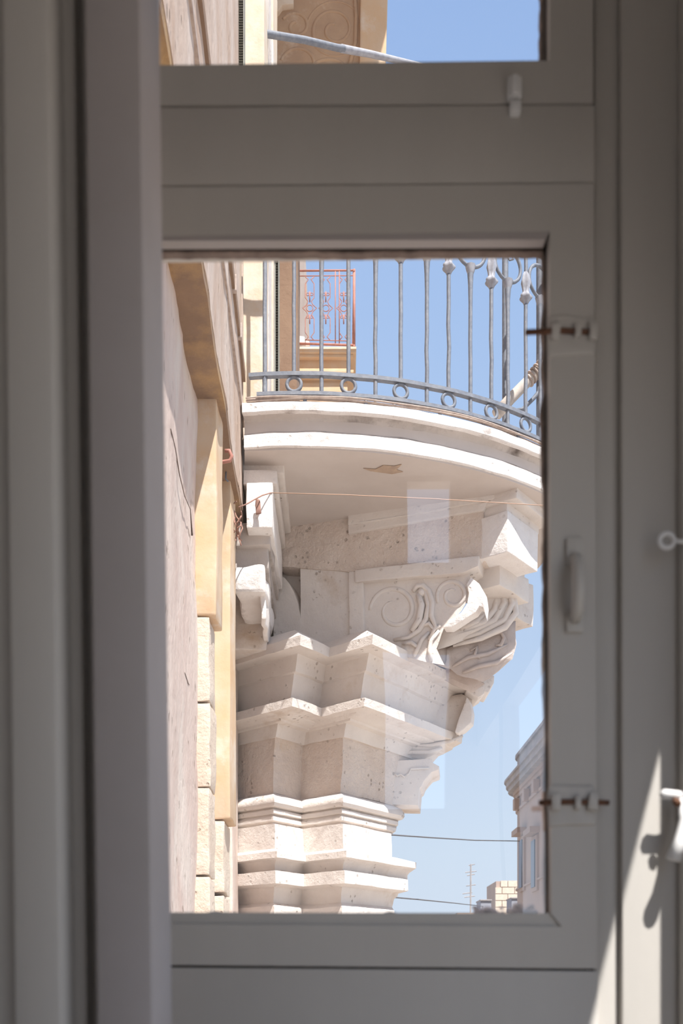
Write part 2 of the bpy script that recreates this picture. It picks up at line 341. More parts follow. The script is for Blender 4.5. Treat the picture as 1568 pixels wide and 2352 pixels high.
hk = thing('stay_hook', P(1545, 1828, 1.265), 'white painted hook with rust spots on the right casing', 'hook')
MB().tube([P(1516, 1822, 1.265), P(1524, 1824, 1.265), P(1545, 1826, 1.265), P(1575, 1832, 1.268), P(1610, 1836, 1.28)], [.003, .0065, .0062, .0075, .009], 12).build('shank', M['white_metal'], hk, 180)
MB().tube([P(1547, 1834, 1.258), P(1553, 1842, 1.258), P(1560, 1850, 1.258)], [.003, .005, .004], 10).build('rust_spot', M['rust'], hk, 180)
MB().tube([P(1566, 1835, 1.265), P(1570, 1880, 1.262), P(1562, 1930, 1.26), P(1546, 1975, 1.26)], [.006, .006, .008, .010], 10).build('drop_arm', M['white_metal'], hk, 180)

# ------------------------------------------------------------------ street
B((-40, -60, -5.2), (60, 120, -5.0)).build('street', M['street'], None, kind='structure', label='pale paved street far below')

# ------------------------------------------------------------------ the house front on the left
def xu(Y): return -.44 - .0285 * Y          # upper wall face
def xl(Y): return -.56 - .0319 * Y          # lower wall face
ZS = EYE + 2.89                              # underside of the overhanging upper wall
fac = thing('house_front', (-.9, 4, -5), 'sunlit weathered house front seen along its wall, pink and honey stone', 'building')
def wallstrip(fx, Ya, Yb, z0, z1, depth, name, m, n=40, nz=24, rough=.012, sc=2.2, edge=.012):
    mb = MB(); g = []
    for i in range(n + 1):
        Y = Ya + (Yb - Ya) * i / n; row = []
        for j in range(nz + 1):
            z = z0 + (z1 - z0) * j / nz
            q = Vector((Y * sc, z * sc, 3.3)); dx = rough * (noise.noise(q) + .5 * noise.noise(q * 3.1))
            dz = edge * noise.noise(Vector((Y * 5, 2, z))) if j in (0,) else 0
            row.append((fx(Y) + dx, Y, z + dz))
        row = [(fx(Y) - depth, Y, z0)] + row + [(fx(Y) - depth, Y, z1)]
        g.append(row)
    return mb.loft(g).build(name, m, fac, 60)
wallstrip(xu, 1.5, 6.2, ZS, 14, .5, 'upper_wall', M['facade_up'], 50, 30)
wallstrip(lambda Y: xu(Y) - .004, 1.5, 6.15, ZS - .05, ZS + .01, .35, 'lintel', M['lintel'], 40, 3, .008)
wallstrip(xl, 1.5, 7.6, -5, ZS + .02, .4, 'lower_wall', M['facade'], 60, 50, .02)
for zz, hh, oo in ((3.76, .035, .016), (3.45, .012, .012)):
    mb = MB(); rings = []
    for i in range(61):
        Y = 1.5 + 4.75 * i / 60; x = xu(Y); w = .006 * noise.noise(Vector((Y * 4, zz, 1)))
        rings.append([(x - .03, Y, EYE + zz - hh + w), (x + oo, Y, EYE + zz - hh + w), (x + oo, Y, EYE + zz + hh + w), (x - .03, Y, EYE + zz + hh + w)])
    mb.loft(rings).build('conduit_and_shade_line', M['dark_brown'] if hh > .02 else M['cable'], fac)  # the thinner strip stands in for a line of shade on the wall
for Y in (3.3, 4.2, 4.9, 5.4, 5.8):
    MB().box((xu(Y) - .02, Y, EYE + 3.715), (xu(Y) + .026, Y + .03, EYE + 3.805), bevel=.006).build('conduit_clip', M['cable'], fac)
# recessed jambs that face back along the street
def facebox(px0, px1, Y, dY, py0, py1, name, m, rough=.006, bevel=.008, seed=0, cuts=5):
    return MB().box((X(px0, Y), Y, Z(py1, Y)), (X(px1, Y), Y + dY, Z(py0, Y)), bevel=bevel, cuts=cuts, rough=rough, nscale=7, seed=seed).build(name, m, fac, 50)
facebox(440, 496, 4.9, .25, 885, 1412, 'window_jamb', M['honey'], .012)
for k, (a, b, r) in enumerate(((1418, 1608, 480), (1613, 1806, 482), (1812, 2010, 479), (2014, 2260, 480))):
    facebox(436, r, 4.9 + .006 * (k % 2), .25, a, b, 'stone_block', M['cream_block'], .012, .004, k * 3.1)
facebox(476, 529, 5.72, .3, 1060, 1880, 'door_jamb', M['honey'], .008)
for k, (a, b, r) in enumerate(((1886, 2050, 514), (2056, 2300, 513))):
    facebox(476, r, 5.72, .3, a, b, 'stone_block', M['cream_block'], .010, .004, k * 5 + 2)
facebox(500, 534, 6.75, .4, 1250, 2400, 'wall_pier', M['facade'], .014, .01, 3)
# upper storey behind the iron railing
facebox(548, 607, 6.3, .35, -150, 1085, 'pilaster', M['cream'], .008)
facebox(560, 616, 6.62, .3, -150, 1000, 'door_reveal', M['white_stone'], .006)
facebox(590, 627, 7.2, .5, -150, 1010, 'door_reveal', M['cream'], .006)
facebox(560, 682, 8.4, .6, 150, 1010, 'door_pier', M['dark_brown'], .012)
facebox(560, 622, 8.2, .6, -200, 300, 'door_pier', M['cream'], .012)
B((-1.4, 6.25, 4.46), (-.62, 26, 14)).build('rear_wall', M['facade_up'], fac)
B((-1.4, 7.4, -5), (-.76, 26, 4.46)).build('rear_wall', M['facade'], fac)
def louvre(px0, px1, Y, py0, py1, label, n):
    t = thing('louvred_shutter', P((px0 + px1) / 2, py1, Y), label, 'shutter')
    a = P(px0, py1, Y); b = P(px1, py0, Y); w = .018
    B((a.x, Y, a.z), (a.x + w, Y + .04, b.z)).build('stile', M['shutter'], t); B((b.x - w * .4, Y, a.z), (b.x, Y + .04, b.z)).build('stile', M['shutter'], t)
    B((a.x, Y + .045, a.z), (b.x, Y + .055, b.z)).build('backing_board', M['shutter'], t)
    me = None
    for k in range(n):
        z = a.z + (b.z - a.z) * (k + .5) / n; h = (b.z - a.z) / n
        if me is None:
            o = MB().prism([(a.x, Y, z - h * .5), (a.x, Y + .006, z - h * .5), (a.x, Y + .036, z + h * .35), (a.x, Y + .03, z + h * .35)], (b.x - a.x, 0, 0)).build('slat', M['shutter'], t); me = o; z00 = z
        else:
            o = me.copy(); COL.objects.link(o); o.parent = t; o.location = (0, 0, z - z00)
louvre(627, 641, 7.3, 400, 905, 'grey green louvred shutter behind the iron railing beside the brown stone pier', 80)
louvre(537, 561, 5.95, -120, 420, 'dark louvred shutter high on the wall, in the upper sash', 90)
# cracks, hooks, vine on the wall
def wallpt(px, py, fx, v=.0):
    lo, hi = 2.0, 7.5
    for _ in range(40):
        m_ = (lo + hi) / 2
        if X(px, m_) > fx(m_) + v: hi = m_
        else: lo = m_
    # the wall's column grows with depth: keep the crossing
    return P(px, py, lo)
def crossing(px, py, fx, v=0.0):
    k = (px - 784) / F; a = fx(0) + v; b = fx(1) - fx(0)
    return P(px, py, a / (k - b))
def crack(pts, name, fx=xl, r=.004, m=None):
    MB().tube([crossing(x, y, fx, .004) for x, y in pts], [r * (.4 + random.random()) for _ in pts], 6).build(name, m or M['putty'], fac, 180)
crack([(392, 985), (402, 1030), (412, 1090), (424, 1140), (437, 1170), (441, 1230)], 'wall_crack')
crack([(424, 1545), (432, 1570), (444, 1588), (449, 1602)], 'wall_crack')
hook1 = thing('iron_hook', P(520, 1058, 5.55), 'rusty J hook sticking out of the wall left of the balcony', 'hook')
MB().tube([P(496, 1062, 5.2), P(512, 1061, 5.2), P(528, 1058, 5.2), P(532, 1048, 5.2), P(526, 1035, 5.2), P(516, 1036, 5.2)], .010, 8).build('hook_rod', M['red_iron'], hook1, 180)
hook2 = thing('iron_hook', P(520, 1100, 5.6), 'small L shaped iron nail in the wall below the rusty J hook', 'hook')
MB().tube([P(519, 1084, 5.6), P(518, 1100, 5.6), P(524, 1106, 5.6)], .005, 8).build('hook_rod', M['iron'], hook2, 180)
vine = thing('dry_vine', P(540, 1240, 5.9), 'dry brown vine twigs dangling on the wall under the balcony corner', 'vine')
for k in range(7):
    x, y = 535 + random.random() * 22, 1150 + random.random() * 50; pts = []
    for i in range(8):
        pts.append(P(x, y, 5.9 + .03 * math.sin(i + k))); x += random.uniform(-7, 6); y += random.uniform(3, 13)
    MB().tube(pts, .004, 5).build('twig', M['twig'], vine, 180)
MB().tube([P(548, 1165, 5.92), P(566, 1158, 5.95), P(585, 1147, 6.0), P(602, 1138, 6.05), P(622, 1132, 6.1)], .004, 5).build('twig', M['twig'], vine, 180)
mb = MB(); c = P(592, 1160, 6.05); mb.box((c.x - .016, c.y, c.z - .05), (c.x + .016, c.y + .02, c.z + .04), bevel=.008, cuts=2, rough=.01, nscale=30); mb.build('dry_leaf', M['twig'], vine, 180)

# ------------------------------------------------------------------ stone balcony
CX, CY, RR = -.25, 8.58, 2.6
bal = thing('stone_balcony', (0, 7, EYE + .4), 'white bow fronted stone balcony on a stepped carved console', 'balcony')
ZN = EYE + 3.45                             # top of the rim
def rim_plan(n=70):
    """outer line of the slab and its outward normals"""
    pts = []
    for i in range(n + 1):
        th = -.135 + (.72 + .135) * i / n; pts.append(Vector((CX + RR * math.sin(th), CY - RR * math.cos(th), 0)))
    e = pts[-1]; t = (pts[-1] - pts[-2]).normalized()
    ctrl = [e, e + t * .16, Vector((1.62, 6.95, 0)), Vector((1.63, 7.15, 0))]
    for i in range(1, 13):
        u = i / 12; pts.append(sum((ctrl[k] * (math.comb(3, k) * u ** k * (1 - u) ** (3 - k)) for k in range(4)), Vector()))
    for y in (7.3, 7.5, 7.7): pts.append(Vector((1.63, y, 0)))
    pts += [Vector((1.60, 7.85, 0)), Vector((1.45, 8.0, 0)), Vector((1.1, 8.08, 0)), Vector((.5, 8.12, 0)), Vector((-.78, 8.15, 0))]
    nr = []
    for i, p in enumerate(pts):
        t = pts[min(i + 1, len(pts) - 1)] - pts[max(i - 1, 0)]; nr.append(Vector((t.y, -t.x, 0)).normalized())
    return pts, nr
RP, RN = rim_plan()
def rim_loft(profile, name, m, amp=.006, sub=3, smooth=40, tear=None):
    prof = []
    for i in range(len(profile) - 1):
        for s in range(sub): prof.append(tuple(profile[i][k] + (profile[i + 1][k] - profile[i][k]) * s / sub for k in (0, 1)))
    prof.append(profile[-1]); rings = []
    for p, n_ in zip(RP, RN):
        ring = []
        for r, z in prof:
            q = Vector((p.x * 4, p.y * 4, z * 9)); d = amp * (noise.noise(q) + .6 * noise.noise(q * 3))
            ring.append(p + n_ * (r + d) + Vector((0, 0, ZN + z + amp * .7 * noise.noise(q * 1.7 + Vector((4, 4, 4))))))
        rings.append(ring)
    return MB().loft(rings, True, True).build(name, m, bal, smooth)
rim_loft([(-.30, .0), (-.004, 0), (0, -.006), (.0, -.055), (-.006, -.06), (-.12, -.062), (-.30, -.062)], 'rim_nosing', M['rim_stone'])
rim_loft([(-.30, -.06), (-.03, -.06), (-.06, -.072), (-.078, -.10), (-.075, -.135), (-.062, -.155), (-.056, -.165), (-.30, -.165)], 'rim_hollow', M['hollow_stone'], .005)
rim_loft([(-.30, -.163), (-.056, -.163), (-.051, -.168), (-.052, -.240), (-.06, -.246), (-.30, -.246)], 'rim_fascia', M['rim_stone'], .007)
# floor slab, soffit
inner = [p - n_ * .068 for p, n_ in zip(RP, RN)]
poly = [Vector((p.x, p.y, ZN - .24)) for p in inner]
mb = MB(); mb.loft([[Vector((p.x, p.y, ZN - .256 + .002 * noise.noise(p * 6))) for p in inner], [Vector((p.x, p.y, ZN - .02)) for p in inner]], True, True); mb.build('soffit_slab', M['soffit'], bal)
# chipped plaster on the soffit
zc = ZN - .2585
def soff(px, py): 
    Y = (zc - EYE) * F / (HOR - py); return Vector((X(px, Y), Y, zc))
cp = [(834, 1075), (862, 1077), (880, 1068), (905, 1070), (922, 1066), (910, 1078), (925, 1083), (900, 1088), (872, 1084), (850, 1081)]
mb = MB(); mb.prism([soff(*q) for q in cp], (0, 0, -.004)); mb.build('bare_patch', M['chip'], bal)

# stepped console, lofted tier by tier from its plan
nA = Vector((-.669, -.743, 0)); nB = Vector((.81, -.59, 0)); dA = Vector((.743, -.669, 0)); dD = Vector((.59, .81, 0))
R1 = Vector((-.4586, 6.9, 0)); V0 = Vector((-.272, 7.156, 0)); R2 = Vector((.0178, 6.895, 0))
aA, aC, bB, bD = nA.dot(R1), nA.dot(R2), nB.dot(R1), nB.dot(R2)
def meet(n1, c1, n2, c2):
    d = n1.x * n2.y - n1.y * n2.x; return Vector(((c1 * n2.y - c2 * n1.y) / d, (n1.x * c2 - n2.x * c1) / d, 0))
def level(py, px, ra, pe):
    k = (px - 784) / F; Y = (aA + ra) / (nA.x * k + nA.y); p1 = Vector((k * Y, Y, 0)); rb = nB.dot(p1) - bB
    z = Z(py, Y); v = meet(nB, bB + rb, nA, aC + ra); r2 = meet(nB, bD + rb, nA, aC + ra)
    p0 = p1 - dA * ((p1.x + .86) / dA.x)
    ke = (pe - 784) / F; t_ = (r2.x - ke * r2.y) / (ke * dD.y - dD.x); e = r2 + dD * t_
    back = e + Vector((-.35, .45, 0)); bk_ = Vector((-.86, back.y + .3, 0))
    out = []
    for a, b, n in ((p0, p1, 10), (p1, v, 8), (v, r2, 10), (r2, e, 16), (e, back, 4), (back, bk_, 3), (bk_, p0, 3)):
        out += [a + (b - a) * (i / n) for i in range(n)]
    return [Vector((q.x, q.y, z)) for q in out]
def tier(name, m, levels, amp=.006):
    rings = []
    L = [levels[0]]
    for a, b in zip(levels, levels[1:]):        # finer rings on tall faces
        n = max(1, int(abs(b[0] - a[0]) / 14))
        L += [tuple(a[k] + (b[k] - a[k]) * i / n for k in range(4)) for i in range(1, n + 1)]
    for l in L:
        ring = []
        for q in level(*l):
            w = q * 5; d = Vector((noise.noise(w), noise.noise(w + Vector((5, 1, 8))), noise.noise(w + Vector((1, 9, 4))))) + .5 * Vector((noise.noise(w * 3), noise.noise(w * 3 + Vector((5, 1, 8))), noise.noise(w * 3.3)))
            ring.append(q + d * amp)
        rings.append(ring)
    return MB().loft(rings, True, True).build(name, m, bal, 32)
tier('console_cornice', M['white_stone'], [(1447, 676, .09, 1078), (1457, 690, .16, 1090), (1480, 688, .16, 1090), (1500, 684, .04, 1085), (1506, 683, .03, 1083), (1540, 679, .02, 1074), (1546, 676, .005, 1070), (1604, 667, -.01, 1052)])
tier('console_band', M['white_stone'], [(1604, 666, -.01, 1050), (1602, 673, .115, 1062), (1622, 671, .115, 1060), (1636, 657, .06, 1040), (1641, 656, .05, 1038), (1651, 645, .02, 1022), (1656, 644, .015, 1018), (1662, 637, -.005, 1008), (1692, 632, -.015, 990)])
tier('console_die', M['rough_stone'], [(1692, 630, -.025, 985), (1740, 629.5, -.03, 955), (1821, 627, -.045, 905)], .010)
tier('console_torus', M['white_stone'], [(1821, 626, -.04, 910), (1825, 628, -.005, 922), (1833, 629.5, .012, 928), (1842, 630, .014, 929), (1850, 629, .004, 925), (1856, 627, -.03, 914), (1859, 628, -.008, 914), (1867, 628, -.008, 914), (1871, 626, -.03, 910), (1876, 627, -.012, 910), (1884, 627, -.012, 908), (1889, 625, -.035, 902), (1893, 627, -.025, 900)], .003)
tier('console_block', M['white_stone'], [(1892, 630, 0, 899), (1951, 631, 0, 899)])
tier('console_ledge', M['white_stone'], [(1949, 631, 0, 905), (1954, 636, .035, 955), (1969, 636, .035, 955), (1975, 634, -.015, 948), (1982, 632, -.03, 940), (1988, 631, -.04, 936), (1998, 631, -.045, 936), (1999, 632.5, .02, 937), (2028, 632.5, .02, 937), (2037, 629, -.055, 914), (2044, 629, -.06, 912), (2052, 628, -.075, 904), (2074, 627, -.085, 900)], .004)
tier('console_shaft', M['white_stone'], [(2073, 627, -.085, 900), (2082, 629, -.035, 905), (2200, 629, -.035, 905), (2500, 627, -.06, 890)])

# side bracket that carries the slab (its long face looks back at us)
WL = Vector((-.46, 7.12, 0)); WR = Vector((1.09, 6.63, 0)); d1 = (WR - WL).normalized(); n1 = Vector((d1.y, -d1.x, 0))   # n1 points to us
def fs(px, py, out=0.0): return on_plane(px, py, WL + n1 * out, n1)
def bracket(pts, out, depth, name, m, cuts=3, rough=.006, bevel=.006):
    return MB().prism([fs(x, y, out) for x, y in pts], -n1 * depth, cuts=cuts, rough=rough, nscale=6, bevel=bevel).build(name, m, bal, 40)
bracket([(640, 1130), (800, 1140), (1110, 1085), (1112, 1282), (800, 1312), (640, 1300)], 0, .5, 'bracket_frieze', M['rough_stone'], 8, .012)
bracket([(800, 1128), (1150, 1080), (1150, 1142), (1000, 1172), (800, 1206)], .035, .3, 'bracket_moulding', M['white_stone'], 4, .008)
bracket([(800, 1204), (1120, 1152), (1110, 1172), (800, 1226)], .018, .3, 'bracket_fillet', M['white_stone'], 4, .005)
bracket([(815, 1308), (1100, 1276), (1098, 1300), (1060, 1316), (815, 1336)], .03, .4, 'bracket_fillet', M['white_stone'], 4, .006)
def mass(pts, Y0, Y1, name, m, inset=.94, rough=.015, cuts=2, out=-.02, smooth=50, back=None):
    """carved lump: a front outline (on the bracket face if Y0 is None) tapering to a smaller outline further back"""
    cx = sum(p[0] for p in pts) / len(pts); cy = sum(p[1] for p in pts) / len(pts); n = 4; rings = []
    fr_ = [fs(x, y, out) if Y0 is None else P(x, y, Y0) for x, y in pts]
    bk2 = [P(cx + (x - cx) * inset, cy + (y - cy) * inset, Y1) for x, y in pts]
    cf = sum(fr_, Vector()) / len(fr_)
    if Y0 is not None: rings.append([p + (cf - p) * .28 + Vector((0, -.035, 0)) for p in fr_])
    for i in range(n + 1):
        rings.append([p + (q - p) * (i / n) for p, q in zip(fr_, bk2)])
    rr_ = []
    for ring in rings:
        fine = []
        for k, p in enumerate(ring):
            q = ring[(k + 1) % len(ring)]
            fine += [p, p + (q - p) * .34, p + (q - p) * .67]
        rr_.append([v + Vector((noise.noise(v * 9), noise.noise(v * 9 + Vector((4, 2, 7))), noise.noise(v * 9 + Vector((1, 8, 3))))) * rough for v in fine])
    return MB().loft(rr_).build(name, M[m], bal, smooth)
mass([(690, 1298), (1098, 1288), (1080, 1320), (1078, 1372), (1060, 1404), (1020, 1441), (1002, 1490), (1020, 1528), (975, 1521), (925, 1507), (880, 1493), (690, 1500)], None, 7.4, 'bracket_cheek', 'white_stone', .97, .006)
bracket([(800, 1312), (833, 1310), (836, 1500), (803, 1500)], .012, .3, 'bracket_pilaster', M['white_stone'], 3, .005)
# quarter round stone in the dark angle by the wall
mb = MB(); cc = fs(640, 1470, -.02); rings = []
for i in range(9):
    a = math.pi / 2 * i / 8; r = P(700, 1400, 7.0).x - P(640, 1400, 7.0).x
    h = fs(640, 1318, .0).z - fs(640, 1500, 0).z
    c0 = fs(628 + 66 * math.sin(a), 1500 - (1500 - 1316) * math.cos(a) ** .8 - 0, -.01); rings.append([Vector((c0.x, c0.y, fs(640, 1520, 0).z)), c0, c0 - n1 * .3, Vector(((c0 - n1 * .3).x, (c0 - n1 * .3).y, fs(640, 1520, 0).z))])
mb.loft(rings).build('angle_stone', M['white_stone'], bal, 50)
bracket([(600, 1260), (700, 1300), (805, 1310), (805, 1600), (600, 1600)], -.16, .3, 'bracket_back', M['white_stone'], 5, .012)
# end block of the bracket: corner turned towards us
eA = Vector((.80, -.60, 0)).normalized(); eB = Vector((.62, .78, 0))
def eb(c, la, lb, z0, z1, name, m, rough=.006, cuts=4):
    a = c - eA * la; b = c + eB * lb; d = a + eB * lb
    return MB().prism([Vector((q.x, q.y, z0)) for q in (a, c, b, d)], (0, 0, z1 - z0), cuts=cuts, rough=rough, nscale=7, bevel=.008).build(name, m, bal, 40)
cR = Vector((X(1166, 6.56), 6.56, 0))
eb(cR, .27, .42, Z(1267, 6.56), Z(1172, 6.56), 'end_block', M['rim_stone'])
eb(cR + Vector((.0, .03, 0)), .30, .45, Z(1174, 6.59), Z(1130, 6.59), 'end_cap', M['white_stone'])
eb(cR + Vector((.05, -.04, 0)), .34, .52, Z(1132, 6.46), ZN - .243, 'end_cap', M['white_stone'])
eb(cR + Vector((-.02, .22, 0)), .35, .42, Z(1335, 6.72), Z(1278, 6.72), 'end_neck', M['white_stone'], .01)
eb(Vector((X(1190, 7.5), 7.5, 0)), .22, .24, Z(1420, 7.5), Z(1322, 7.5), 'far_block', M['white_stone'], .012)
eb(Vector((X(1176, 7.5), 7.55, 0)), .35, .22, Z(1400, 7.55), Z(1280, 7.55), 'far_block', M['white_stone'], .012)
# bracket 0: seen end on against the wall
def frontbox(px0, px1, Y, dY, py0, py1, name, m, rough=.008, cuts=5, seed=0, bevel=.008):
    return MB().box((X(px0, Y), Y, Z(py1, Y)), (X(px1, Y), Y + dY, Z(py0, Y)), bevel=bevel, cuts=cuts, rough=rough, nscale=7, seed=seed).build(name, m, bal, 45)
frontbox(556, 652, 6.24, 1.0, 1020, 1086, 'wall_bracket_cap', M['white_stone'])
frontbox(558, 636, 6.17, 1.0, 1080, 1112, 'wall_bracket_cap', M['white_stone'])
frontbox(565, 625, 6.10, 1.0, 1108, 1212, 'wall_bracket_block', M['rim_stone'], .008)
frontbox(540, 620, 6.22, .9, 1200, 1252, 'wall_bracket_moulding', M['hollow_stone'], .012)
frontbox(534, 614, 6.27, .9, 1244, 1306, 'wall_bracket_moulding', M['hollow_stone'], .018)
frontbox(541, 608, 6.17, .8, 1300, 1362, 'wall_bracket_scroll', M['rim_stone'], .024, 7, 3, .02)
frontbox(597, 608, 6.24, .6, 1335, 1418, 'wall_bracket_scroll', M['rim_stone'], .02, 5, 8)
frontbox(530, 612, 6.72, .6, 1350, 1492, 'wall_bracket_cheek', M['white_stone'], .010)

# carved scrolls on the bracket cheek
def spiral(cx, cy, r0, r1, a0, turns, n=46, out=.0, asp=1.0):
    pts = []
    for i in range(n + 1):
        t_ = i / n; a = a0 + turns * 2 * math.pi * t_; r = r0 + (r1 - r0) * t_
        pts.append(fs(cx + r * math.cos(a), cy + r * asp * math.sin(a), out))
    return pts
def carve(pts, r, name='scroll_band', m='white_stone'):
    n = len(pts); rs = [r * (.55 + .45 * math.sin(math.pi * min(1, .12 + i / n))) for i in range(n)]
    return MB().tube(pts, rs, 8).build(name, M[m], bal, 180)
carve(spiral(906, 1402, 56, 20, math.pi * 1.0, 1.2, out=-.026), .020)
carve(spiral(1040, 1368, 38, 12, math.pi * .85, 1.4, out=-.024), .017)
carve([fs(x, y, -.012) for x, y in ((965, 1350), (978, 1362), (984, 1392), (978, 1422), (962, 1448), (938, 1464), (905, 1470))], .020)
carve([fs(x, y, -.008) for x, y in ((948, 1358), (958, 1346), (972, 1346), (984, 1358), (992, 1384), (990, 1415), (1000, 1440), (985, 1470))], .020)
carve([fs(x, y, -.008) for x, y in ((960, 1365), (968, 1390), (962, 1425), (945, 1450))], .026)
for x, y, rr in ((968, 1362, .03),):
    c = fs(x, y, -.018); MB().ball(c, rr).build('scroll_eye', M['white_stone'], bal, 180)

# acanthus leaves
def leaf(path, width, side, lobes, name, curl=.3, thick=.025, m='white_stone', rib=.012):
    path = [Vector(p) for p in path]; side = Vector(side).normalized(); n = 40; nv = 17; g = []
    def ev(t_):
        x = t_ * (len(path) - 1); i = min(int(x), len(path) - 2); f = x - i
        p0, p1, p2, p3 = path[max(i - 1, 0)], path[i], path[i + 1], path[min(i + 2, len(path) - 1)]
        return .5 * ((2 * p1) + (p2 - p0) * f + (2 * p0 - 5 * p1 + 4 * p2 - p3) * f * f + (3 * p1 - p0 - 3 * p2 + p3) * f ** 3)
    for i in range(n + 1):
        t_ = i / n; p = ev(t_); tg = (ev(min(1, t_ + .02)) - ev(max(0, t_ - .02))).normalized(); nr = tg.cross(side).normalized()
        w = width * (math.sin(math.pi * (.10 + .86 * t_)) ** .6) * (1 - .32 * abs(math.sin(math.pi * lobes * t_)) ** 3)
        row = []
        for j in range(nv):
            v = j / (nv - 1) * 2 - 1
            d = nr * (-curl * w * v * v + rib * math.cos(v * math.pi * 4) + rib * .8 * math.sin(lobes * 2 * math.pi * t_ - 3 * abs(v)))
            row.append(p + side * (w * v) + d + tg * (w * .35 * abs(v)))
        g.append(row)
    vs = [q for r in g for q in r]; f = [(i * nv + j, i * nv + j + 1, (i + 1) * nv + j + 1, (i + 1) * nv + j) for i in range(n) for j in range(nv - 1)]
    o = MB().add(vs, f).build(name, M[m], bal, 70); md = o.modifiers.new('thickness', 'SOLIDIFY'); md.thickness = thick; md.offset = 0
    return o
bracket([(1081, 1325), (1100, 1340), (1112, 1362), (1117, 1390), (1115, 1415), (1109, 1394), (1101, 1392), (1093, 1405), (1062, 1425), (1036, 1441), (1018, 1442), (1031, 1428), (1060, 1405), (1073, 1385), (1076, 1362), (1070, 1342)], .012, .10, 'leaf_edge', M['rim_stone'], 1, .006, .006)
mass([(1082, 1312), (1130, 1318), (1165, 1340), (1182, 1368), (1186, 1408), (1165, 1438), (1110, 1462), (1050, 1478), (1003, 1492), (1018, 1441), (1060, 1425), (1098, 1402), (1112, 1375), (1104, 1345)], 7.06, 7.36, 'acanthus_leaf', 'white_stone', .96, .012)
for pts in ([(1112, 1330), (1150, 1352), (1158, 1385), (1135, 1425), (1080, 1452), (1010, 1474)], [(1125, 1322), (1166, 1348), (1176, 1388), (1158, 1424), (1100, 1455), (1030, 1476)], [(1118, 1352), (1138, 1372), (1136, 1400), (1112, 1428), (1060, 1450), (1012, 1462)], [(1150, 1330), (1180, 1370), (1184, 1408), (1160, 1440), (1105, 1466), (1040, 1484)], [(1120, 1385), (1118, 1408), (1095, 1428), (1055, 1442)]):
    MB().tube([P(x, y, 7.045 + .02 * (abs(k - 2.5) - 1.5)) for k, (x, y) in enumerate(pts)], [.010, .02, .024, .024, .02, .008][:len(pts)], 8).build('leaf_rib', M['white_stone'], bal, 180)
for pts in ([(985, 1452), (968, 1470), (958, 1492), (950, 1508)], [(1008, 1448), (990, 1470), (985, 1495), (990, 1518)], [(962, 1440), (985, 1432), (998, 1448), (1010, 1436)], [(925, 1478), (945, 1476), (958, 1486)]):
    carve([fs(x, y, -.012) for x, y in pts], .016, 'leaf_rib')
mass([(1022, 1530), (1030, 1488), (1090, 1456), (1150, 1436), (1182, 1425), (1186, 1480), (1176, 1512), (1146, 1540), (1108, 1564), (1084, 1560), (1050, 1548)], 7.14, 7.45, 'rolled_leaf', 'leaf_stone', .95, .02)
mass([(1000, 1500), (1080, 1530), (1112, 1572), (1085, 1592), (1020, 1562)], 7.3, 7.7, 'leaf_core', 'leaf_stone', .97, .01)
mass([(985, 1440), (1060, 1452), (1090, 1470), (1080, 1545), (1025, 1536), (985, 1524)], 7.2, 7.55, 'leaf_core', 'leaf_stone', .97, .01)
for pts in ([(1128, 1458), (1150, 1452), (1157, 1466), (1150, 1482), (1138, 1482)], [(1040, 1530), (1075, 1510), (1120, 1502), (1165, 1480)], [(1062, 1545), (1100, 1530), (1140, 1522), (1176, 1500)], [(1080, 1495), (1095, 1486), (1090, 1504), (1102, 1512)]):
    MB().tube([P(x, y, 7.10) for x, y in pts], [.008] + [.016] * (len(pts) - 2) + [.006], 8).build('leaf_rib', M['leaf_stone'], bal, 180)
for px0, px1, Y, py0, py1, nm in ((1068, 1135, 7.55, 1552, 1582, 'pendant_cap'), (1072, 1112, 7.5, 1576, 1594, 'pendant_cap')):
    MB().prism([P(px0, py1 - 6, Y), P(px1 - 14, py1 + 8, Y), P(px1, py0 + 16, Y), P(px1, py0, Y), P(px0, py0, Y)], (0, .3, 0), cuts=3, rough=.01, bevel=.01).build(nm, M['rim_stone'], bal, 45)
mass([(960, 1612), (1060, 1592), (1084, 1604), (1082, 1650), (1062, 1680), (1046, 1700), (1014, 1716), (1004, 1732), (975, 1742), (930, 1738), (905, 1712)], 7.62, 7.9, 'pendant_scroll', 'white_stone', .96, .01)
MB().prism([P(x, y, 7.50) for x, y in ((1072, 1600), (1080, 1612), (1084, 1635), (1082, 1660), (1066, 1676), (1052, 1686), (1043, 1683), (1052, 1656), (1062, 1630))], (.03, .1, 0), cuts=2, rough=.008, bevel=.01).build('leaf_edge', M['rim_stone'], bal, 50)
for pts in ([(1062, 1690), (1030, 1704), (990, 1712), (930, 1712)], [(1015, 1718), (985, 1728), (945, 1728), (915, 1735)]):
    MB().tube([P(x, y, 7.58) for x, y in pts], [.012, .018, .016, .006], 8).build('leaf_rib', M['white_stone'], bal, 180)
# small moulded stone under the scroll
pr = [(880, 1748), (992, 1742), (994, 1752), (1008, 1760), (1006, 1768), (990, 1774), (980, 1786), (972, 1796), (968, 1806), (963, 1810), (960, 1850), (880, 1848)]
MB().prism([P(x, y, 7.5) for x, y in pr], (.05, .4, 0), cuts=2, rough=.005, bevel=.004).build('moulded_stone', M['white_stone'], bal, 40)
MB().tube([P(x, y, 7.49) for x, y in ((905, 1775), (912, 1782), (920, 1778), (928, 1784), (938, 1778), (943, 1766), (985, 1764))], .008, 6).build('stone_moulding', M['white_stone'], bal, 180)

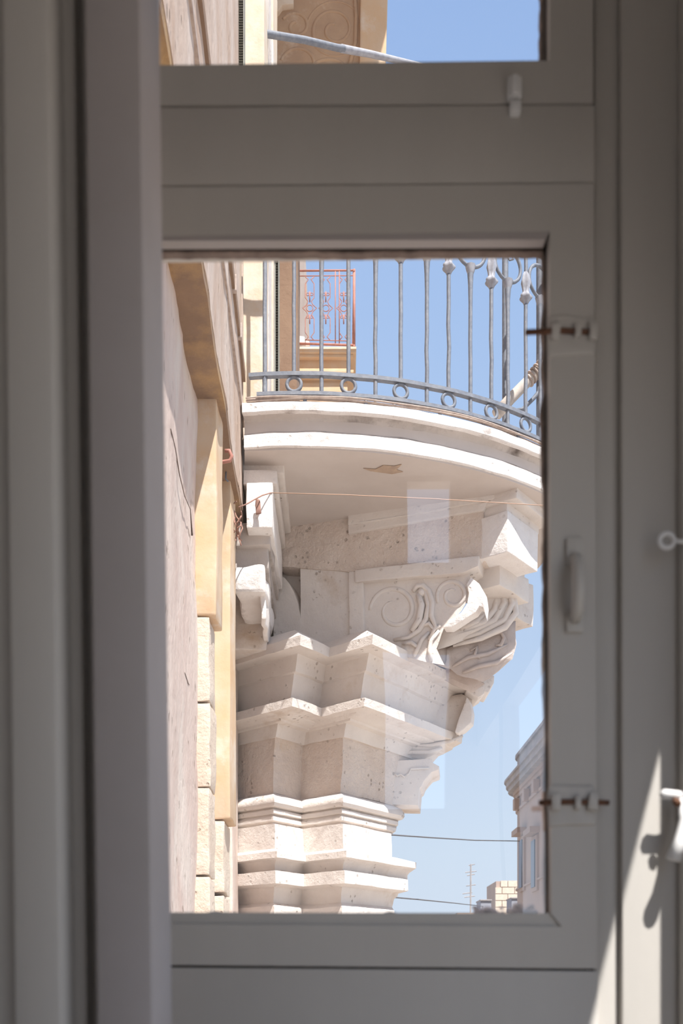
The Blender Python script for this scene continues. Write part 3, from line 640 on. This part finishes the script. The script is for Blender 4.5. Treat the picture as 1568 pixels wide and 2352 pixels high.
# ------------------------------------------------------------------ iron railing
rail = thing('balcony_railing', (0, 6.2, ZN), 'grey wrought iron railing with rings along the bow fronted balcony', 'railing')
RB = RR - .03
def th_of(px):
    lo, hi = -.2, .9
    for _ in range(50):
        t_ = (lo + hi) / 2; x = CX + RB * math.sin(t_); y = CY - RB * math.cos(t_)
        if 784 + x / y * F > px: hi = t_
        else: lo = t_
    return (lo + hi) / 2
def rp(th, z): return Vector((CX + RB * math.sin(th), CY - RB * math.cos(th), EYE + z))
def band(z, w, h, name, a0, a1, n=60):
    rings = []
    for i in range(n + 1):
        th = a0 + (a1 - a0) * i / n; nr = Vector((math.sin(th), -math.cos(th), 0)); p = rp(th, z + .003 * noise.noise(Vector((th * 14, z, 0))))
        rings.append([p + nr * w + Vector((0, 0, -h)), p + nr * w + Vector((0, 0, h)), p - nr * w + Vector((0, 0, h)), p - nr * w + Vector((0, 0, -h))])
    return MB().loft(rings).build(name, M['iron'], rail)
TA, TB = th_of(572), .74
band(3.625, .018, .0115, 'middle_rail', TA, TB)
band(3.508, .016, .011, 'bottom_rail', th_of(590), TB)
band(4.735, .022, .012, 'top_rail', TA, TB)
tall = [608, 675, 800, 920, 1030, 1128, 1207, 1262]; short = [738, 862, 980, 1080, 1166, 1240]
def collar(p, flip):
    r_ = [(.013, -.035), (.019, -.02), (.034, .0), (.039, .012), (.030, .024), (.019, .04), (.022, .07), (.030, .11), (.022, .15), (.014, .17)]
    rings = []
    for r, z in r_:
        rings.append([p + Vector(((r * (1 + .16 * math.cos(5 * 2 * math.pi * k / 20))) * math.cos(2 * math.pi * k / 20), (r * (1 + .16 * math.cos(5 * 2 * math.pi * k / 20))) * math.sin(2 * math.pi * k / 20), z)) for k in range(20)])
    return MB().loft(rings)
def wob(th, z0, z1, s):
    return [rp(th, z0 + (z1 - z0) * i / 8) + Vector((.005 * noise.noise(Vector((i * .8, s, 1))), .004 * noise.noise(Vector((i * .8, s, 5))), 0)) for i in range(9)]
for k, px in enumerate(tall):
    th = th_of(px); o = MB().tube(wob(th, 3.62, 4.73, k), .0125, 8).build('baluster', M['iron'], rail, 60)
    if k > 0: collar(rp(th, 4.385), 0).build('leaf_collar', M['leaf_iron'], o, 60)
    MB().torus(rp(th, 3.5665), (math.sin(th), -math.cos(th), 0), .043, .011, 24, 8).build('ring', M['iron'], rail, 180) if k > 0 else None
    if k == 0: MB().tube(wob(th, 3.5, 3.63, 40), .0145, 8).build('baluster', M['iron'], rail, 60)
for k, px in enumerate(short):
    th = th_of(px); o = MB().tube(wob(th, 3.49, 4.44, k + 20), [.0125] * 7 + [.015, .022], 8).build('baluster', M['iron'], rail, 60)
    MB().tube([rp(th, 4.38), rp(th, 4.41), rp(th, 4.445)], [.014, .026, .034], 8).build('baluster_head', M['leaf_iron'], o, 60)
    MB().torus(rp(th, 4.545), (math.sin(th), -math.cos(th), 0), .105, .0115, 36, 8).build('large_ring', M['iron'], rail, 180)
for th in (th_of(700), th_of(840), th_of(905), th_of(1010), th_of(1110), th_of(1190)):
    MB().tube([rp(th, 3.50), rp(th, 3.44)], .012, 6).build('rail_foot', M['iron'], rail)
# cables lying along the rim
for k in range(5):
    cb = MB(); pts = []
    for i in range(60):
        th = th_of(566) + (.70 - th_of(566)) * i / 59
        r = RR + .008 + .008 * k % .03 - .02; z = 3.474 + .007 * (k % 3) + .012 * noise.noise(Vector((th * 6, k * 3.7, 2))) 
        r = RR - .052 + .011 * k + .003 * noise.noise(Vector((th * 5, k * 2.1, 9)))
        pts.append(Vector((CX + r * math.sin(th), CY - r * math.cos(th), EYE + z)))
    cb.tube(pts, .005, 6)
    o = cb.build('rim_cable', M['cable'], None, 180)
    tag(o, 'thin brown cable in the bundle lying along the balcony rim below the iron railing', 'cable', 'cables along the balcony rim')
# things standing on the balcony
st = thing('iron_stanchion', P(1161, 1000, 6.75), 'tall grey iron post with a cross bar behind the railing', 'post')
a = P(1160, 590, 6.75)
MB().tube([(a.x, 6.75, ZN), (a.x, 6.75, a.z + .02)], .021, 8).build('upright', M['iron'], st, 60)
MB().tube([P(1166, 583, 6.75), P(1110, 574, 6.72), P(1035, 562, 6.68)], .016, 8).build('cross_bar', M['iron'], st, 60)
MB().tube([P(1168, 586, 6.74), P(1176, 588, 6.74), P(1178, 596, 6.74), P(1170, 598, 6.74), P(1167, 592, 6.74)], .006, 8).build('curl', M['iron'], st, 180)
fp = thing('wrapped_pole', P(1190, 900, 6.65), 'weathered slanting pole with rope wrapping at the right end of the railing', 'pole')
MB().tube([P(1140, 952, 6.62), P(1170, 918, 6.63), P(1225, 862, 6.65), P(1290, 800, 6.68)], [.038, .036, .034, .032], 12).build('shaft', M['pole'], fp, 180)
for k in range(5):
    c = P(1214 + k * 7, 874 - k * 8, 6.647); t_ = Vector((1, .02, .9)).normalized(); a_ = t_.orthogonal().normalized(); b_ = t_.cross(a_)
    MB().tube([c + a_ * .038 * math.cos(i * math.pi / 8) + b_ * .038 * math.sin(i * math.pi / 8) for i in range(16)], .008, 6, True).build('rope_turn', M['cable'], fp, 180)
MB().tube([P(1175, 945, 6.64), P(1200, 940, 6.64), P(1225, 915, 6.65), P(1237, 900, 6.66), P(1240, 880, 6.67)], .013, 8).build('bracket', M['iron'], fp, 180)
MB().tube([P(1240, 560, 6.70), P(1240, 1010, 6.70)], .026, 8).build('support_post', M['iron'], fp, 60)

# ------------------------------------------------------------------ upper carved bracket and iron bar
ub = thing('carved_bracket', P(750, 300, 8.4), 'honey brown carved stone bracket with scrolls under a higher balcony', 'bracket')
YU = 8.3
def up(px, py, out=0.0): return P(px, py, YU) + Vector((0, -out, 0))
MB().prism([up(x, y) for x, y in ((620, -330), (838, -330), (838, 250), (760, 380), (620, 420))], (0, .45, 0), cuts=4, rough=.006, bevel=.008).build('side_panel', M['brown_stone'], ub, 45)
MB().prism([up(x, y, .05) for x, y in ((832, -330), (897, -330), (886, 150), (862, 250), (824, 250))], (0, .55, 0), cuts=4, rough=.006, bevel=.01).build('front_border', M['honey'], ub, 45)
MB().prism([up(x, y, .05) for x, y in ((602, -330), (700, -330), (674, 0), (674, 22), (648, 25), (640, 38), (602, 45))], (0, .2, 0), cuts=3, rough=.006, bevel=.008).build('corner_border', M['honey'], ub, 45)
def uspiral(cx, cy, r0, r1, a0, tr, out=.0):
    return [up(cx + (r0 + (r1 - r0) * i / 40) * math.cos(a0 + tr * 2 * math.pi * i / 40), cy + (r0 + (r1 - r0) * i / 40) * math.sin(a0 + tr * 2 * math.pi * i / 40), out) for i in range(41)]
for pts, r in ((uspiral(768, 68, 52, 12, 2.6, 1.35, -.008), .016), (uspiral(680, 60, 34, 8, 3.6, 1.2, -.008), .016), (uspiral(690, 150, 46, 18, 3.4, .8, -.008), .016), (uspiral(770, 68, 66, 60, 3.3, .9, -.006), .011), (uspiral(760, 190, 60, 40, 3.6, .6, -.008), .016), ([up(x, y) for x, y in ((812, -40), (818, 40), (816, 100), (800, 160))], .018)):
    MB().tube(pts, r, 8).build('scroll_band', M['brown_stone'], ub, 180)
za = EYE + 2290 / F * 9.3
B((-.75, 6.9, za), (.75, 9.3, za + .3), bevel=.02).build('slab_edge', M['honey'], ub)
ib = thing('iron_bar', P(750, 110, 6.8), 'slanting grey iron bar crossing in front of the carved bracket', 'bar')
MB().tube([P(588, 74, 6.5), P(700, 92, 6.7), P(775, 110, 6.85), P(790, 112, 6.88)], [.022, .021, .021, .021], 8).build('bar_half', M['iron'], ib, 60)
MB().tube([P(782, 111, 6.87), P(850, 124, 7.0), P(960, 150, 7.2), P(1100, 190, 7.5)], [.024, .021, .018, .016], 8).build('bar_half', M['leaf_iron'], ib, 60)

# ------------------------------------------------------------------ far red balcony
YR = 12.9
rb_ = thing('far_balcony', P(745, 900, YR), 'small honey stone balcony high on the wall, far along the street', 'balcony')
for py0, py1, px, nm in ((797, 809, 817, 'slab_course'), (809, 816, 811, 'slab_course'), (816, 838, 798, 'slab_hollow'), (838, 846, 804, 'slab_course'), (846, 853, 812, 'slab_course'), (853, 862, 806, 'slab_course'), (862, 868, 795, 'slab_hollow'), (868, 900, 798, 'slab_course')):
    o_ = (817 - px) * YR / F
    MB().box((-.6, YR + o_, Z(py1, YR)), (X(px, YR), YR + 2.2 - o_, Z(py0, YR)), bevel=.004, cuts=1, rough=.004).build(nm, M['honey'], rb_, 40)
MB().prism([P(x, y, YR - .02) for x, y in ((640, 796), (818, 796), (818, 801), (640, 801))], (0, 2.25, 0)).build('slab_lip', M['cream'], rb_)
MB().prism([P(x, y, YR + .1) for x, y in ((640, 898), (790, 898), (780, 960), (730, 1010), (640, 1030))], (0, .4, 0), bevel=.01).build('stone_bracket', M['brown_stone'], rb_, 40)
MB().prism([P(x, y, YR + .3) for x, y in ((640, 797), (712, 797), (712, 788), (700, 772), (684, 768), (640, 768))], (0, .3, 0), bevel=.03, cuts=2, rough=.02).build('stone_coping', M['white_stone'], rb_, 50)
rr = thing('far_railing', P(748, 795, YR), 'rust red ornamental iron railing on the small far balcony', 'railing')
def rbar(pts, r, name): MB().tube([P(x, y, YR + .02) for x, y in pts], r, 6).build(name, M['red_iron'], rr, 180)
rbar([(683, 622), (813, 621)], .012, 'top_rail'); rbar([(683, 789), (813, 793)], .014, 'bottom_rail'); rbar([(683, 634), (813, 633)], .006, 'upper_rail'); rbar([(700, 781), (800, 783)], .006, 'lower_rail')
for px in (684, 813): rbar([(px, 619), (px, 797)], .018, 'corner_post')
for px in (770, 779): rbar([(px, 622), (px, 791)], .007, 'upright')
for cx in (711, 748, 789):
    for s in (-1, 1):
        rbar([(cx + s * 10, 636), (cx + s * 3, 642), (cx + s * 10, 652), (cx + s * 10, 684), (cx + s * 4, 692), (cx + s * 7, 700), (cx + s * 16, 708), (cx + s * 7, 716), (cx + s * 4, 724), (cx + s * 10, 732), (cx + s * 10, 764), (cx + s * 3, 774), (cx + s * 10, 782)], .006, 'scroll_bar')
        for y0 in (676, 728):
            MB().torus(P(cx + s * 4.5, y0, YR + .02), (0, 1, 0), .018, .005, 12, 5).build('curl', M['red_iron'], rr, 180)
    MB().torus(P(cx, 708, YR + .02), (0, 1, 0), .042, .006, 16, 5).build('ring', M['red_iron'], rr, 180)
    rbar([(cx, 670), (cx, 694)], .008, 'spike'); rbar([(cx, 722), (cx, 744)], .008, 'spike')
b0 = P(813, 793, YR); b1 = P(813, 621, YR)
for k in range(1, 12): MB().tube([(b0.x, YR + k * .18, b0.z), (b0.x, YR + k * .18, b1.z)], .007, 5).build('upright', M['red_iron'], rr)
MB().tube([(b0.x, YR, b1.z), (b0.x, YR + 2.1, b1.z)], .012, 6).build('side_rail', M['red_iron'], rr); MB().tube([(b0.x, YR, b0.z), (b0.x, YR + 2.1, b0.z)], .014, 6).build('side_rail', M['red_iron'], rr)

# ------------------------------------------------------------------ wires
def wire(pts, r, m, label):
    a, b = Vector(pts[0]), Vector(pts[-1]); tag(MB().tube(pts, r, 5).build('overhead_wire', m, None, 180), label, 'wire')
wire([P(620, 1132, 6.1), P(780, 1136, 6.05), P(1000, 1146, 5.95), P(1330, 1166, 5.8)], .0028, M['tan_wire'], 'thin tan wire strung across in front of the carved bracket')
wire([(-.74, 12.5, Z(1905, 12.5)), P(890, 1917, 14), P(990, 1924, 17), P(1090, 1930, 21), P(1192, 1932, 27)], .012, M['wire'], 'dark overhead wire against the sky reaching the far round ended house')
wire([(-.74, 12.5, Z(2050, 12.5)), P(880, 2059, 14), P(960, 2066, 18), P(1040, 2074, 24), P(1110, 2082, 34.25)], .012, M['wire'], 'dark overhead wire low in the pane above the sash bottom rail')

# ------------------------------------------------------------------ far house on the right side of the street
XF = 5.0
fb = thing('far_house', (XF + 3, 24, -5), 'pale pink stone house with a heavy cornice across the street', 'building')
def yf(px): return XF * F / (px - 784)
YE = yf(1186)
def fslab(z0, z1, out, name, m, Y0=15.5, extra=0.0):
    """storey of the house with a rounded far corner, pushed out by out"""
    r = 1.1; ring = []
    for i in range(9):
        a = math.pi / 2 * i / 8; ring.append((XF + r - (r + out) * math.cos(a), YE - .2 + (r + out) * math.sin(a)))
    pl = [(XF - out, Y0)] + ring + [(XF + 6, ring[-1][1]), (XF + 6, Y0)]
    return MB().loft([[Vector((x, y, z0)) for x, y in pl], [Vector((x, y, z1)) for x, y in pl]]).build(name, m, fb, 30)
def zf(py, px=1186): return EYE + (HOR - py) * yf(px) / F
fslab(-5, zf(1822), 0, 'house_wall', M['far_stone'])
for a, b, o, m in ((1838, 1830, .06, 'far_stone'), (1830, 1822, .12, 'far_stone'), (1822, 1812, .26, 'far_grey'), (1812, 1800, .32, 'far_grey'), (1800, 1795, .37, 'far_grey')): fslab(zf(a), zf(b), o, 'cornice', M[m])
fslab(zf(1796), zf(1741), .0, 'parapet', M['far_grey']); fslab(zf(1744), zf(1737), .06, 'parapet_coping', M['far_grey'])
fslab(zf(1868), zf(1862), .05, 'string_course', M['far_stone']); fslab(zf(2046), zf(2042), .05, 'string_course', M['far_stone'])
B((XF + .3, yf(1243), zf(1740)), (XF + 1.2, yf(1243) + .9, zf(1740) + 2.2)).build('chimney', M['far_stone'], fb)
for px0, px1 in ((1196, 1207), (1224, 1237)):
    Y1, Y0 = yf(px0), yf(px1); za, zb = Z(2050, Y1), Z(1926, Y1)
    wf = B((XF - .06, Y0, za), (XF + .02, Y1, zb)).build('window', M['far_stone'], fb)
    B((XF - .09, Y0 + .15, za + .1), (XF - .05, Y1 - .15, zb - .1)).build('shutter', M['far_glass'], wf)
    B((XF - .25, Y0 - .1, zb + .05), (XF, Y1 + .1, zb + .2)).build('window_hood', M['far_stone'], fb)
for k in range(3):
    Y1 = yf(1190 + k * 22); B((XF - .18, Y1 - .35, zf(1868)), (XF, Y1 - .1, zf(1842)), bevel=.03).build('cornice_bracket', M['far_stone'], fb)
# roof hut of cream blocks
YH = 38.0
rh = thing('roof_hut', P(1160, 2100, YH), 'sunlit cream block roof hut beyond the far house', 'building')
a = P(1137, 2130, YH); b = P(1215, 2022, YH)
B((a.x + .04, YH + .05, a.z), (b.x - .02, YH + 2.5, b.z - .03)).build('core_wall', M['far_stone'], rh)
src = None; hh = (b.z - a.z) / 7
for r in range(7):
    off = (r % 2) * .22
    for k in range(3):
        x0 = a.x + k * .48 - off * (k > 0); x1 = a.x + (k + 1) * .48 - off
        x1 = min(x1, b.x)
        if r == 6 and k == 0: x0 += .2
        if x1 - x0 < .05: continue
        B((x0 + .012, YH, a.z + r * hh + .012), (x1 - .012, YH + .1, a.z + (r + 1) * hh - .012)).build('stone_block', M['cream_block'], rh)
def tank(px0, px1, py0, py1, Y, label):
    t_ = thing('water_tank', P((px0 + px1) / 2, py1, Y), label, 'tank')
    B((X(px0, Y), Y, Z(py1, Y)), (X(px1, Y), Y + 1, Z(py0, Y)), bevel=.03).build('tank_body', M['tank'], t_)
    B((X(px0 - 1, Y), Y - .05, Z(py0 + 2, Y)), (X(px1 + 1, Y), Y + 1.05, Z(py0 - 1, Y)), bevel=.01).build('tank_lid', M['far_grey'], t_)
    return t_
tank(1103, 1128, 2067, 2097, 34.0, 'dark grey square roof tank left of the cream roof hut')
tank(1174, 1190, 2062, 2097, 34.0, 'dark grey roof tank at the foot of the far house')
B((X(1050, 34), 34, -5), (X(1240, 34), 36.5, Z(2097, 34))).build('house_block', M['far_stone'], thing('low_house', (4, 35, -5), 'low pale house under the roof hut, hidden mostly by the sash', 'building'))
an = thing('roof_antenna', P(1080, 2100, 36), 'thin multi bar television aerial mast against the sky', 'antenna')
MB().tube([P(1080, 2130, 35.5), P(1081, 1985, 35.5)], .03, 6).build('mast', M['far_grey'], an)
for y, x0, x1 in ((1987, 1076, 1090), (2003, 1068, 1094), (2010, 1072, 1090), (2034, 1070, 1092), (2052, 1062, 1084), (2060, 1066, 1090)):
    MB().tube([P(x0, y + 1, 35.5), P(x1, y - 2, 35.5)], .018, 5).build('aerial_bar', M['far_grey'], an)
